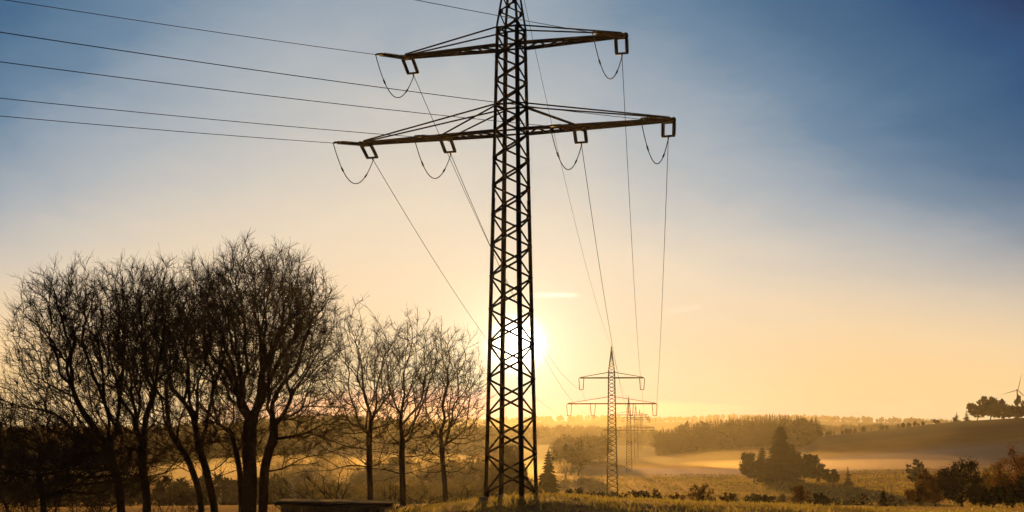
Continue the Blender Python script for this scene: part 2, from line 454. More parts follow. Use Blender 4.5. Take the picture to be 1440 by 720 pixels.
# ------------------------------------------------------------------ pylons
D1 = Vector((22.0, 246.0, 0)).normalized()          # direction of the line going away
AL = 0.389                                           # turn of the near pylon
AX = Vector((math.cos(AL), -math.sin(AL), 0)); BX = Vector((math.sin(AL), math.cos(AL), 0))
D2 = (D1 - 2 * D1.dot(BX) * BX)                      # mirrored: the line coming in from the left, over the camera's side
LOW_L, LOW_I, UP_L = 10.6, 4.7, 7.53
H_LOW, H_UP = 23.33, 29.0                            # heights above the base


def pylon_body(root, ht, drop=0.0):
    """lattice mast: legs, one bracing mesh per face, peak. Heights are above the base of the near pylon; drop shortens the foot"""
    prof = [(0, 1.32), (18.95, 0.97), (30.25, 0.77), (35.6, 0.10)]
    w = lambda z: float(interp(z, prof))
    cs = [(-1, -1), (1, -1), (1, 1), (-1, 1)]
    P = lambda c, z: np.array((cs[c][0] * w(z), cs[c][1] * w(z), z - drop))
    for c in range(4):
        mb = MB()
        d1 = np.array((-cs[c][0], 0, 0.)); d2 = np.array((0, -cs[c][1], 0.))
        zs = [drop - 0.4, 18.95, 30.25, 35.6]
        for z0, z1, s in zip(zs[:-1], zs[1:], (0.25, 0.22, 0.13)):
            mb.angle(P(c, z0), P(c, z1), s, 0.035, d1, d2)
        mb.build('leg', M_STEEL, root)
        fb = MB(); q = P(c, drop); fb.box((q[0], q[1], -0.47), (0.46, 0.46, 0.9)); fb.build('foundation', M_CONC, root)
    # zigzag nodes
    nodes = [drop + 0.15]
    while nodes[-1] < 34.6:
        nodes.append(nodes[-1] + 0.94 * w(nodes[-1]) + 0.02)
    for f in range(4):
        mb = MB()
        a, b = f, (f + 1) % 4
        nrm = np.array([(0, -1, 0), (1, 0, 0), (0, 1, 0), (-1, 0, 0)][f], float)
        for i in range(len(nodes) - 1):
            lo, hi = (a, b) if (i + a) % 2 == 0 else (b, a)
            p, q = P(lo, nodes[i]), P(hi, nodes[i + 1])
            mb.beam(p - nrm * 0.03, q - nrm * 0.03, 0.135 if nodes[i] < 30 else 0.09, 0.05, nrm)
        along = P(b, 10) - P(a, 10); along /= np.linalg.norm(along)
        for i, z in enumerate(nodes):
            e, sg = (a, 1) if (i + a) % 2 == 0 else (b, -1)
            c_ = P(e, z) + along * sg * 0.17 - nrm * 0.075
            mb.beam(c_ - (0, 0, 0.17), c_ + (0, 0, 0.17), 0.26, 0.016, nrm)
        for z in (H_LOW, H_LOW + 1.75, H_UP, 30.2, 33.4):
            mb.beam(P(a, z) - nrm * 0.09, P(b, z) - nrm * 0.09, 0.06, 0.12, (0, 0, 1))
        mb.build('bracing', M_STEEL, root)
    cap = MB(); z = 35.6 - drop
    cap.box((0, 0, z + 0.05), (0.34, 0.34, 0.16)); cap.tube([(0, 0, z + 0.1), (0, 0, z + 0.55)], 0.06, 6)
    cap.build('peak_cap', M_STEEL, root)
    return w


def crossarm(root, half, z, rise, w, drop, inner=None, thick=1.0):
    """two bottom chords closing to the tips, two ties on top, lacing between"""
    mb = MB(); zz = z - drop
    w0, w1 = w(z), w(z + rise)
    tip = 0.14
    for sx in (-1, 1):
        B = lambda t, sy: np.array((sx * (w0 + (half + 0.35 - w0) * t), sy * (w0 + (tip - w0) * t), zz))
        T = lambda t, sy: np.array((sx * (w1 + (half + 0.1 - w1) * t), sy * (w1 + (tip - w1) * t), zz + rise + (0.16 - rise) * t))
        for sy in (-1, 1):
            mb.beam(B(0, sy), B(1, sy), 0.21 * thick, 0.21 * thick)
            mb.beam(T(0, sy), T(1, sy), 0.085 * thick, 0.085 * thick)
            n = max(4, int(half / 1.3))
            for i in range(n):
                t0, t1 = i / n, (i + 1) / n
                tm = (t0 + t1) / 2
                mb.beam(B(t0, sy), B(t1, -sy), 0.09, 0.09) if sy == 1 else mb.beam(B(t1, 1), B(t1, -1), 0.09, 0.09)
            for t in ((0.44,) if inner else (0.5,)):
                if not inner: continue
                tt = (inner - w0) / (half + 0.35 - w0)
                mb.beam(np.array((sx * w1, sy * w1, zz + rise - 0.12)), B(tt, sy) + (0, 0, 0.05), 0.085 * thick, 0.085 * thick)
        mb.box((sx * (half + 0.36), 0, zz + 0.02), (0.12, 0.42, 0.24))
        if inner:
            mb.beam((sx * inner, -0.75, zz - 0.1), (sx * inner, 0.75, zz - 0.1), 0.16, 0.12)
    return mb.build('crossarm', M_STEEL, root)


def string_pts(p, d, length, sag, n=15):
    p = np.array(p); d = np.array(d)
    t = np.linspace(0, 1, n)[:, None]
    return p + d * length * t + np.array((0, 0, -1.)) * sag * t ** 1.15


def insulator(parent, p, d, length, sag, side, sep=0.72):
    """double tension string with a yoke at the conductor end; returns the conductor clamp point"""
    mb = MB(); d = np.array(d, float); side = np.array(side, float)
    for s in (-0.5, 0.5):
        pts = string_pts(np.array(p) + side * sep * s, d, length, sag, 31)
        rr = np.where(np.arange(31) % 2 == 0, 0.045, 0.125); rr[:3] = 0.035; rr[-3:] = 0.035
        mb.tube(pts, rr, 7)
    end = string_pts(p, d, length, sag)[-1]
    mb.beam(end - side * (sep / 2 + 0.08), end + side * (sep / 2 + 0.08), 0.11, 0.13)
    clamp = end + d * 0.38 + np.array((0, 0, -0.1))
    mb.beam(end, clamp, 0.09, 0.09)
    st = np.array(p)
    mb.beam(st - side * (sep / 2 + 0.08), st + side * (sep / 2 + 0.08), 0.10, 0.14)
    mb.build('insulator_string', M_INSUL, parent)
    return clamp


def para(a, b, sag, n):
    a = np.array(a); b = np.array(b); t = np.linspace(0, 1, n)[:, None]
    return a + (b - a) * t - np.array((0, 0, 1.)) * 4 * sag * t * (1 - t)


PY0 = np.array((-0.05, 100.0, -4.35))
near = empty('power_pylon', PY0, -AL, label='tall dark lattice pylon rising on the grassy crest in front of the sun', cat='pylon', group='pylons of the power line')
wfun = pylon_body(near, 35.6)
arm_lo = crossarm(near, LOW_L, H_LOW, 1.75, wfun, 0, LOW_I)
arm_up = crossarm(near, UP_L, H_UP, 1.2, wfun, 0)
# local directions in the pylon's own frame (root is turned by -AL)
def to_local(v): return np.array((v.dot(AX), v.dot(BX), 0.0))
l1, l2 = to_local(D1), to_local(D2)
n1 = np.array((-l1[1], l1[0], 0)); n2 = np.array((-l2[1], l2[0], 0))
SPOTS = [('lower outer left', -LOW_L, H_LOW), ('lower inner left', -LOW_I, H_LOW), ('lower inner right', LOW_I, H_LOW), ('lower outer right', LOW_L, H_LOW), ('upper left', -UP_L, H_UP), ('upper right', UP_L, H_UP)]
away, incoming = {}, {}
def to_world(p): return PY0 + p[0] * np.array(AX) + p[1] * np.array(BX) + np.array((0, 0, p[2]))
for nm, x, z in SPOTS:
    arm = arm_lo if z == H_LOW else arm_up
    p = np.array((x, 0.0, z - 0.12))
    c1 = insulator(arm, p + l1 * 0.15, l1, 2.35, 0.42, np.array((1, 0, 0)), 0.72)
    c2 = insulator(arm, p + l2 * 0.15 + (0, 0, 0.02), l2, 2.5, 0.20, np.array((1., 0, 0)), 0.30)
    away[nm] = to_world(c1); incoming[nm] = to_world(c2)
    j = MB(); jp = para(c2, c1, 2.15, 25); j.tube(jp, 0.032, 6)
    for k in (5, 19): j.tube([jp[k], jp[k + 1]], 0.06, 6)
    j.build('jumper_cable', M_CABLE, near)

# suspension pylons further down the line
FAR_ARM = 0.885
def far_pylon(pos, foot_drop, first):
    root = empty('power_pylon', pos, -math.atan2(D1.x, D1.y), cat='pylon', group='pylons of the power line')
    wf = pylon_body(root, 35.6, foot_drop)
    lo = crossarm(root, LOW_L * FAR_ARM, H_LOW, 1.5, wf, foot_drop, None, 1.25)
    up = crossarm(root, UP_L * FAR_ARM, H_UP, 1.2, wf, foot_drop, None, 1.25)
    for nm, x, z in SPOTS:
        x = x * FAR_ARM
        mb = MB(); zz = z - foot_drop
        for s in (-0.55, 0.55):
            pts = np.array([(x + s * (1 - 0.3 * t), 0, zz - 0.1 - 2.45 * t) for t in np.linspace(0, 1, 27)])
            rr = np.where(np.arange(27) % 2 == 0, 0.06, 0.115)
            mb.tube(pts, rr, 6)
        mb.beam((x - 0.46, 0, zz - 2.6), (x + 0.46, 0, zz - 2.6), 0.13, 0.13)
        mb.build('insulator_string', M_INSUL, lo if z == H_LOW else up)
    return root


def copy_tree(o, parent=None):
    c = o.copy(); COL.objects.link(c)
    if parent is not None: c.parent = parent
    for ch in list(o.children): copy_tree(ch, c)
    return c


arm_low_z = [5.0, -1.3, -1.3, -1.0, -1.0]      # lower arm height relative to the camera
far_labels = ['second lattice pylon, smaller, standing in the valley right of the near pylon',
              'third pylon, thin and faint, just right of the second pylon mast',
              'fourth pylon, paler in the haze, behind the third',
              'fifth pylon, very pale, behind the fourth in the line',
              'most distant pylon, almost lost in golden haze before the wooded hill']
far = []
proto = None
for i in range(5):
    dist = 246.0 * (i + 1)
    x, y = float(D1.x * dist), 100 + float(D1.y * dist)
    zg = gz(x, y)
    foot = max(0.0, min(9.0, H_LOW - (arm_low_z[i] - zg)))
    if i == 0:
        far.append(far_pylon((x, y, zg), foot, True))
    elif i == 1:
        proto = far_pylon((x, y, zg), foot, True); far.append(proto); foot1 = foot
    else:
        r = copy_tree(proto); r.location = (x, y, arm_low_z[i] - (H_LOW - foot1)); far.append(r)
        r.location.z = zg
    far[-1]['label'] = far_labels[i]
    far[-1]['foot'] = foot if i < 2 else foot1


def far_clamp(k, x, z):
    x = x * FAR_ARM
    r = far[k]; a = -math.atan2(D1.x, D1.y)
    return np.array((r.location.x + x * math.cos(a), r.location.y + x * math.sin(a), r.location.z + z - r['foot'] - 2.68))


def wire(name, pts, rad, label, group, cat='power line'):
    mb = MB(); mb.tube(pts, rad, 5, False)
    o = mb.build(name, M_CABLE, None)
    tag(o, label, cat, group)
    return o


wl = {'lower outer left': 'conductor from outer end of the lower arm on the sunless tree side',
      }
desc = {'lower outer left': 'outer left end of the lower crossarm', 'lower inner left': 'inner left string of the lower crossarm', 'lower inner right': 'inner right string of the lower crossarm',
        'lower outer right': 'outer right end of the lower crossarm', 'upper left': 'left end of the upper crossarm', 'upper right': 'right end of the upper crossarm'}
for nm, x, z in SPOTS:
    a = incoming[nm]
    b = a + np.array(D2) * 240 + np.array((0, 0, -0.5))
    wire('overhead_wire', para(a, b, 5.3, 60), 0.021, 'thin wire running off left from the ' + desc[nm], 'wires running off to the left')
    wire('overhead_wire', para(away[nm], far_clamp(0, x, z), 4.2, 50), 0.023, 'thin wire from the %s down to the second pylon' % desc[nm], 'wires between the near and second pylon')
    wire('overhead_wire', para(far_clamp(0, x, z), far_clamp(1, x, z), 4.0, 24), 0.022, 'faint wire from the second to the third pylon, ' + desc[nm], 'wires between the second and third pylon')
pk = lambda k: np.array(far[k].location) + np.array((0, 0, 36.1 - far[k]['foot']))
wire('earth_wire', para(PY0 + (0, 0, 36.1), pk(0), 3.2, 50), 0.017, 'thin earth wire from the near pylon peak to the second pylon peak', 'earth wires')
wire('earth_wire', para(pk(0), pk(1), 3.2, 24), 0.02, 'faint earth wire from the second pylon peak to the third', 'earth wires')


# ------------------------------------------------------------------ bare trees
def perp(d, rng):
    v = rng.normal(size=3); v -= d * v.dot(d); return v / (np.linalg.norm(v) + 1e-9)


def unit(v): return v / (math.sqrt(v[0] * v[0] + v[1] * v[1] + v[2] * v[2]) + 1e-9)


class Tree:
    """grows limbs inside a crown envelope; branches of one kind are meshed in one batch"""
    def __init__(s, seed, env, gap=(0.55, 0.40, 0.27, 0.2), caps=(99, 5.5, 2.4, 1.0), rmin=0.011, max_level=4, trop=(0.02, 0.03, 0.05, 0.08, 0.1), wander=0.16, droop_low=0.0):
        s.rng = np.random.default_rng(seed); s.env = np.array(env, float); s.gap = gap; s.caps = caps; s.rmin = rmin; s.ml = max_level; s.trop = trop; s.wander = wander
        s.droop = droop_low
        s.lines = {0: [], 1: [], 2: [], 3: [], 4: []}
    def exit(s, p, d):
        c, r = s.env[:3], s.env[3:]
        o = (p - c) / r; e = d / r
        A = e.dot(e); B = 2 * o.dot(e); C = o.dot(o) - 1
        disc = B * B - 4 * A * C
        if disc <= 0: return 0.0
        return max(0.0, (-B + math.sqrt(disc)) / (2 * A))
    def branch(s, p, d, L, r, level, t0=0.15):
        rng = s.rng
        n = (12, 9, 6, 4, 3)[level]
        pts = [p]; dirs = [d]
        hrel = (p[2] - s.env[2]) / s.env[5]
        tr = s.trop[level]
        if hrel < -0.25 and level >= 1: tr = -s.droop
        w = s.wander * (0.6 if level == 0 else 1.0)
        for i in range(n):
            d = unit(d + rng.normal(size=3) * w + np.array((0, 0, tr)))
            p = p + d * (L / n); pts.append(p); dirs.append(d)
        rad = np.maximum(r * (1 - np.linspace(0, 1, n + 1) * (0.78 if level else 0.70)), s.rmin)
        s.lines[level].append((np.array(pts), rad))
        if level >= s.ml: return
        gap = s.gap[level]
        m = max(1, int(L * (1 - t0) / gap))
        for k in range(m):
            t = t0 + (1 - t0) * (k + rng.random()) / m
            if t > 0.98: t = 0.98
            f = t * n; i = min(int(f), n - 1); u = f - i
            q = pts[i] * (1 - u) + pts[i + 1] * u
            dd = dirs[i + 1]
            ang = rng.uniform(0.45, 0.95) * (1 - 0.25 * t)
            cd = unit(dd * math.cos(ang) + perp(dd, rng) * math.sin(ang))
            ex = s.exit(q, cd)
            cl = min(s.caps[level + 1] if level + 1 < len(s.caps) else 0.8, ex * 0.95, L * (1.05 - 0.75 * t) * 0.75)
            cl *= rng.uniform(0.7, 1.1)
            if cl < 0.22: 
                if level < 2 or rng.random() < 0.5: continue
                cl = 0.25
            rr = np.interp(t, np.linspace(0, 1, n + 1), rad)
            s.branch(q, cd, cl, max(rr * rng.uniform(0.45, 0.7), s.rmin), level + 1)
    def mesh(s, root, bark=None, twig=None):
        bark = bark or M_BARK; twig = twig or M_TWIG
        a, b = MB(), MB()
        for lv, mb, k in ((0, a, 9), (1, a, 6), (2, b, 4), (3, b, 3), (4, b, 3)):
            if not s.lines[lv]: continue
            by = {}
            for P, rr in s.lines[lv]: by.setdefault(len(P), []).append((P, rr))
            for n, L in by.items():
                mb.tubes(np.stack([x[0] for x in L]), np.stack([x[1] for x in L]), k)
        a.build('trunk', bark, root, True)
        b.build('crown', twig, root)


class Arbor:
    """bare tree: points spread through a crown envelope are joined one by one to the nearest growing branch,
    favouring short paths back to the trunk; limb thickness follows the number of twigs carried"""
    def __init__(s, seed): s.rng = np.random.default_rng(seed)
    def cloud(s, n, c, r, low=0.45, shell=0.2):
        """points in an ellipsoid, denser towards its upper surface, thinned below"""
        out = []
        m = 0
        while m < n:
            v = s.rng.normal(size=(4 * n, 3)); v /= np.linalg.norm(v, axis=1, keepdims=True)
            rad = s.rng.random(4 * n) ** (1 / (3 + 2 * shell))
            wob = 1 + 0.20 * np.sin(v[:, 0] * 6 + v[:, 2] * 5 + s.rng.random() * 6) * np.sin(v[:, 1] * 5 + 1 + s.rng.random() * 6) + 0.06 * s.rng.normal(size=4 * n)
            p = v * (rad * wob)[:, None]
            keep = s.rng.random(4 * n) < np.where(p[:, 2] > -0.2, 1.0, low + (1 - low) * np.clip((p[:, 2] + 1) / 0.8, 0, 1) ** 2)
            out.append(p[keep] * r + c); m += keep.sum()
        return np.concatenate(out)[:n]
    def grow(s, stems, pts, bf=0.45, down=0.8):
        """stems: list of polylines; returns positions and parents"""
        pos = []; par = []; path = []
        for st in stems:
            for k, p in enumerate(st):
                par.append(len(pos) - 1 if k else -1)
                pos.append(p)
                path.append(0.0 if k == 0 else path[-1] + 0.35 * np.linalg.norm(np.array(p) - pos[-2]))
        ns = len(pos); n = len(pts)
        P = np.concatenate([np.array(pos), pts]); par = np.concatenate([np.array(par), np.full(n, -1)]); path = np.concatenate([np.array(path), np.zeros(n)])
        cost = np.full(n, 1e9); best = np.zeros(n, int); dist = np.zeros(n)
        firsts = np.cumsum([0] + [len(st) for st in stems])[:-1]
        roots = set()
        for st, f in zip(stems, firsts):
            for k in range(len(st)):
                if k < len(st) * 0.45: roots.add(f + k)
        def relax(i):
            d = P[i] - pts
            L = np.sqrt((d * d).sum(1)); drop = np.maximum(d[:, 2], 0)
            c = L + down * drop + bf * path[i]
            up = c < cost
            cost[up] = c[up]; best[up] = i; dist[up] = L[up]
        for i in range(ns):
            if i not in roots: relax(i)
        for _ in range(n):
            j = int(np.argmin(cost))
            i = ns + j
            par[i] = best[j]; path[i] = path[best[j]] + dist[j]
            cost[j] = np.inf
            done = cost == np.inf
            relax(i)
            cost[done] = np.inf
            cost[j] = np.inf
        return P, par, ns, path
    def chains(s, P, par, path, rmin, expo, rmax):
        n = len(P); kids = [[] for _ in range(n)]
        for i, q in enumerate(par):
            if q >= 0: kids[q].append(i)
        order = []
        st = [i for i in range(n) if par[i] < 0]
        while st:
            i = st.pop(); order.append(i); st.extend(kids[i])
        cnt = np.zeros(n)
        for i in reversed(order):
            if not kids[i]: cnt[i] = 1
            if par[i] >= 0: cnt[par[i]] += cnt[i]
        rad = np.minimum(rmin * cnt ** expo, rmax)
        main = [max(k, key=lambda c: cnt[c]) if k else -1 for k in kids]
        # relax zigzags along the chains
        for _ in range(2):
            Q = P.copy()
            for i in order:
                if par[i] >= 0 and main[i] >= 0: Q[i] = 0.5 * P[i] + 0.25 * (P[par[i]] + P[main[i]])
            P = Q
        ch = []
        for i in order:
            if par[i] < 0 or main[par[i]] != i:
                c = [par[i]] if par[i] >= 0 else []
                k = i
                while k >= 0: c.append(k); k = main[k]
                rr = rad[c].copy()
                if par[i] >= 0: rr[0] = min(rr[0], rr[1] * 1.25)
                if len(c) > 1: ch.append((P[c], rr, cnt[i]))
        return P, kids, cnt, ch


def bare_tree(name, pos, seed, label, group, stems, clouds, tr_r, rmin=0.0118, expo=0.465, bf=0.34, twigs=4.5, tl=(0.35, 0.95), cat='tree'):
    """stems: polylines of the trunk(s); clouds: (count, centre, radii) of the crown"""
    root = empty(name, pos, 0, label=label, cat=cat, group=group)
    A = Arbor(seed); rng = A.rng
    SS = []
    for st in stems:
        st = np.array(st, float); n = max(6, int((st[-1][2] - st[0][2]) / 0.45))
        t = np.linspace(0, 1, n); tt = np.linspace(0, 1, len(st))
        q = np.stack([np.interp(t, tt, st[:, k]) for k in range(3)], 1)
        q[1:-1] += rng.normal(size=(n - 2, 3)) * (0.05, 0.05, 0)
        SS.append(list(q))
    pts = np.concatenate([A.cloud(n, np.array(c, float), np.array(r, float)) for n, c, r in clouds])
    P, par, ns, path = A.grow(SS, pts, bf)
    P, kids, cnt, ch = A.chains(P, par, path, rmin, expo, tr_r)
    thick, thin = MB(), MB()
    by = {}
    for pts_, rr, c in ch:
        big = c > 40
        if rr[0] > 0.10:
            pts_ = pts_.copy(); rr = rr.copy()
            if pts_[0][2] < 0.3: rr[0] *= 1.5; rr[1] *= 1.15
        by.setdefault((len(pts_), big), []).append((pts_, rr))
    for (n, big), L in by.items():
        (thick if big else thin).tubes(np.stack([x[0] for x in L]), np.stack([x[1] for x in L]), 8 if big else 3)
    # last year's twigs on the outer branches
    idx = np.array([i for i in range(ns, len(P)) if cnt[i] <= 3])
    par_i = par[idx]
    base = np.repeat(idx, 5); keep = rng.random(len(base)) < twigs / 5
    base = base[keep]
    sd = P[base] - P[par[base]]; sd /= np.linalg.norm(sd, axis=1, keepdims=True) + 1e-6
    dr_ = sd * 0.9 + rng.normal(size=sd.shape) * 0.42 + (0, 0, 0.14)
    dr_ /= np.linalg.norm(dr_, axis=1, keepdims=True)
    L = rng.uniform(*tl, (len(base), 1))
    u = rng.random((len(base), 1))
    p0 = P[base] * u + P[par[base]] * (1 - u)
    p1 = p0 + dr_ * L * 0.5
    p2 = p1 + (dr_ + rng.normal(size=sd.shape) * 0.22 + (0, 0, 0.06)) * L * 0.5
    thin.tubes(np.stack([p0, p1, p2], 1), np.stack([np.full(len(base), rmin * 0.85), np.full(len(base), rmin * 0.7), np.full(len(base), rmin * 0.4)], 1), 3)
    # side spurs
    m = len(base) // 2; k = rng.integers(0, len(base), m); f = rng.random((m, 1))
    q0 = p0[k] * (1 - f) + p2[k] * f
    d3 = dr_[k] * 0.6 + rng.normal(size=(m, 3)) * 0.5 + (0, 0, 0.15)
    q1 = q0 + d3 * rng.uniform(0.15, 0.4, (m, 1))
    thin.tubes(np.stack([q0, (q0 + q1) / 2 + rng.normal(size=(m, 3)) * 0.015, q1], 1), np.full((m, 3), rmin * 0.55), 3)
    thick.build('trunk', M_BARK, root, True)
    thin.build('crown', M_TWIG, root)
    return root


def pxm(dpx, r): return dpx / F_PX * r
GL = 'bare trees at the left of the picture'
Z90 = lambda px, r, y: (HORIZ - y) / F_PX * r - gz((px - 720) / F_PX * r, r)     # height above the ground of picture row y
def tree_at(px, r, seed, label, group, stems, clouds, tr_r, **kw):
    """stems and clouds given in picture columns / rows at the tree's own distance, plus depth in metres"""
    X = lambda c: pxm(c - px, r)
    ST = [[(X(c), dz, Z90(px, r, y)) for c, y, dz in st] for st in stems]
    for st in ST: st[0] = (st[0][0], st[0][1], -0.5)
    CL = [(n, (X(c), dz, Z90(px, r, y)), (pxm(rx, r), ry, pxm(rz, r))) for n, c, y, dz, rx, ry, rz in clouds]
    return bare_tree('bare_tree', at(px, r), seed, label, group, ST, CL, tr_r, **kw)


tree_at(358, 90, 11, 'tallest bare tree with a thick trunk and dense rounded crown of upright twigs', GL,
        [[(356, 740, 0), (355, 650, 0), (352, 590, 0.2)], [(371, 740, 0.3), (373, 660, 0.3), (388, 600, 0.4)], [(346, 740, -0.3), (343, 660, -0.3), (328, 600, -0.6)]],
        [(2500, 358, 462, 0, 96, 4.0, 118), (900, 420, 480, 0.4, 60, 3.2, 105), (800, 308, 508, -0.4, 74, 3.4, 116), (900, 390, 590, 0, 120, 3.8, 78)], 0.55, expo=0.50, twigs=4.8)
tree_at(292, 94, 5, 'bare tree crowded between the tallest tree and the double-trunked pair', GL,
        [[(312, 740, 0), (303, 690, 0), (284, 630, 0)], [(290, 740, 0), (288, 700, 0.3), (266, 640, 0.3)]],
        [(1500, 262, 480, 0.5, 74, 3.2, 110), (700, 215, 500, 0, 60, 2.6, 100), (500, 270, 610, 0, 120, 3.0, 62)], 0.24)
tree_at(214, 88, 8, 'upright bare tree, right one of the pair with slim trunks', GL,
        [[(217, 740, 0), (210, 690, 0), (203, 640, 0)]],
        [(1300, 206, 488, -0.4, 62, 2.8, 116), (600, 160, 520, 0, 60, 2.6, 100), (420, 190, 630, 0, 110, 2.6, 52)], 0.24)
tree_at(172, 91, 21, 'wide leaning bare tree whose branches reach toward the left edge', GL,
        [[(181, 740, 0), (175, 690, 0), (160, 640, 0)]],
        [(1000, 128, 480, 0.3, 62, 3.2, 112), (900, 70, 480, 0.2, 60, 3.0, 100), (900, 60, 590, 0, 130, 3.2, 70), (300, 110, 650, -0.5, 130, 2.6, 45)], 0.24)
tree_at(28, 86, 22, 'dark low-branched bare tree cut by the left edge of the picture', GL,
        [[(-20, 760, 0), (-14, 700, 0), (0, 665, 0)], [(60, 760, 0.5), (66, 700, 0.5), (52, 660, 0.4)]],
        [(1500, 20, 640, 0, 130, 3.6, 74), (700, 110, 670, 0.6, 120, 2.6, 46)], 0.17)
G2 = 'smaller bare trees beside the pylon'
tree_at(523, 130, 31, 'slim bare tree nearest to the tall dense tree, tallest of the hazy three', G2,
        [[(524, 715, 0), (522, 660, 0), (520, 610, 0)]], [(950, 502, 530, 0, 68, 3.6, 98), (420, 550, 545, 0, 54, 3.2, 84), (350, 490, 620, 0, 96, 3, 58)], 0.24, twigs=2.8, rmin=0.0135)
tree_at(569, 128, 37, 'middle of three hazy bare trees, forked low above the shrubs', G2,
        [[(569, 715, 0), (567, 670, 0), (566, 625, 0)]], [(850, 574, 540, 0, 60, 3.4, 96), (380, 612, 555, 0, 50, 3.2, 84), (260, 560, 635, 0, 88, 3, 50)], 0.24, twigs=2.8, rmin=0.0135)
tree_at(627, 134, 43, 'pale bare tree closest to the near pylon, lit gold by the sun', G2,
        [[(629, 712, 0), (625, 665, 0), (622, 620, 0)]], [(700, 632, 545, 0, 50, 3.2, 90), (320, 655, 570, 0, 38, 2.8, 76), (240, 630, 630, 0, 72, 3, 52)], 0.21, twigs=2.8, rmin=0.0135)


def shrub(pos, seed, h, rx, stems, label, group, lean=0.7, mat=None, leaf=None, nleaf=0, gap=(0.5, 0.34, 0.26, 0.2), name='bare_shrub'):
    root = empty(name, pos, 0, label=label, cat='shrub', group=group)
    t = Tree(seed, (0, 0, h * 0.42, rx, rx, h * 0.6), gap=gap, caps=(99, 2.2, 1.2, 0.6), wander=0.2, trop=(-0.03, 0.0, 0.02, 0.02, 0), max_level=3)
    rng = t.rng
    for k in range(stems):
        a = k * 2.4 + rng.normal() * 0.3
        ang = lean * math.sqrt((k + 0.5) / stems)
        dd = unit(np.array((math.cos(a) * math.sin(ang), math.sin(a) * math.sin(ang), math.cos(ang))))
        q = np.array((math.cos(a) * 0.15, math.sin(a) * 0.15, -0.15))
        L = max(0.8, t.exit(q, dd)) * rng.uniform(0.8, 1.05)
        t.branch(q, dd, L, 0.012 * h + 0.012, 0 if L > 2.5 else 1, 0.2)
    t.mesh(root)
    if leaf:
        tips = np.concatenate([P[-2:] for lv in (1, 2, 3) for P, _ in t.lines[lv]])
        leaves(root, tips, nleaf, rng, leaf)
    return root


def leaves(root, centers, n, rng, mat, size=(0.07, 0.16), jit=0.18, name='foliage'):
    c = centers[rng.integers(0, len(centers), n)] + rng.normal(size=(n, 3)) * jit
    u = rng.normal(size=(n, 3)); u /= np.linalg.norm(u, axis=1, keepdims=True)
    v = rng.normal(size=(n, 3)); v -= u * (u * v).sum(1, keepdims=True); v /= np.linalg.norm(v, axis=1, keepdims=True)
    s = rng.uniform(*size, (n, 1))
    V = np.stack([c - u * s, c + v * s * 0.55, c + u * s, c - v * s * 0.55], 1).reshape(-1, 3)
    mb = MB(); mb.add(V, np.arange(n * 4).reshape(-1, 4))
    return mb.build(name, mat, root)


GS = 'bare shrubs under the trees'
sh = [(20, 78, 4.6, 3.6, 14, 'tangled dark shrub with arching stems in the lower left corner'),
      (90, 84, 4.4, 3.2, 12, 'dark arching shrub under the leaning tree, second from the left edge'),
      (-40, 84, 5.8, 4.0, 12, 'tall bare thicket cut by the left edge, above the corner shrub'),
      (150, 80, 3.4, 2.6, 10, 'low twiggy shrub in front of the slim double trunks'),
      (255, 86, 3.2, 2.4, 9, 'twiggy shrub between the double trunks and the dense tree'),
      (420, 104, 3.6, 2.4, 10, 'brown twiggy shrub right of the thick trunk behind the shed'),
      (470, 122, 4.2, 2.8, 10, 'hazy twiggy shrub over the shed roof, left of the hazy trees'),
      (548, 122, 2.6, 2.0, 9, 'small golden shrub between the first two hazy trees'),
      (596, 120, 2.0, 1.6, 9, 'low golden shrub at the foot of the middle hazy tree'),
      (652, 118, 1.9, 1.5, 10, 'low tangle of golden stems just left of the pylon feet'),
      (676, 126, 2.4, 1.6, 9, 'sparse golden shrub behind the left pylon leg'),
      (562, 91.5, 1.5, 1.1, 10, 'small weedy shrub at the right end of the shed'),
      (430, 90.2, 1.7, 1.2, 9, 'low twiggy weed shrub in front of the shed wall')]
for i, (px, r, h, rx, ns, lb) in enumerate(sh):
    shrub(at(px, r), 100 + i, h, rx, ns, lb, GS, 1.15)

# ------------------------------------------------------------------ low shed
cx, cyy = (475 - 720) / F_PX * 93, 93.0
shed = empty('garden_shed', (cx, cyy, gz(cx, cyy)), 0.0, label='low dark shed with a flat roof under the bare trees', cat='shed')
ztop = -4.42 - shed.location.z
b = MB()
for (x0, y0, x1, y1) in ((-3.0, -1.5, 3.0, -1.5), (3.0, -1.5, 3.0, 1.5), (3.0, 1.5, -3.0, 1.5), (-3.0, 1.5, -3.0, -1.5)):
    L = math.hypot(x1 - x0, y1 - y0); n = int(L / 0.2)
    for i in range(n):
        t0 = (i + 0.04) / n; t1 = (i + 0.96) / n
        xa, ya, xb, yb = x0 + (x1 - x0) * t0, y0 + (y1 - y0) * t0, x0 + (x1 - x0) * t1, y0 + (y1 - y0) * t1
        nx, ny = (y1 - y0) / L, -(x1 - x0) / L
        o = 0.012 * (i % 2)
        b.beam((xa + nx * o, ya + ny * o, ztop / 2 - 0.35), (xb + nx * o, yb + ny * o, ztop / 2 - 0.35), 0.04, ztop + 0.5, (0, 0, 1))
b.build('wall', M_PLANK, shed)
rf = MB(); rf.add([(-3.35, -1.85, ztop - 0.10), (3.35, -1.85, ztop - 0.22), (3.35, 1.85, ztop - 0.10), (-3.35, 1.85, ztop + 0.02),
                   (-3.35, -1.85, ztop + 0.02), (3.35, -1.85, ztop - 0.10), (3.35, 1.85, ztop + 0.02), (-3.35, 1.85, ztop + 0.14)],
                  [(0, 3, 2, 1), (4, 5, 6, 7), (0, 1, 5, 4), (1, 2, 6, 5), (2, 3, 7, 6), (3, 0, 4, 7)])
rfo = rf.build('roof', M_ROOF, shed)
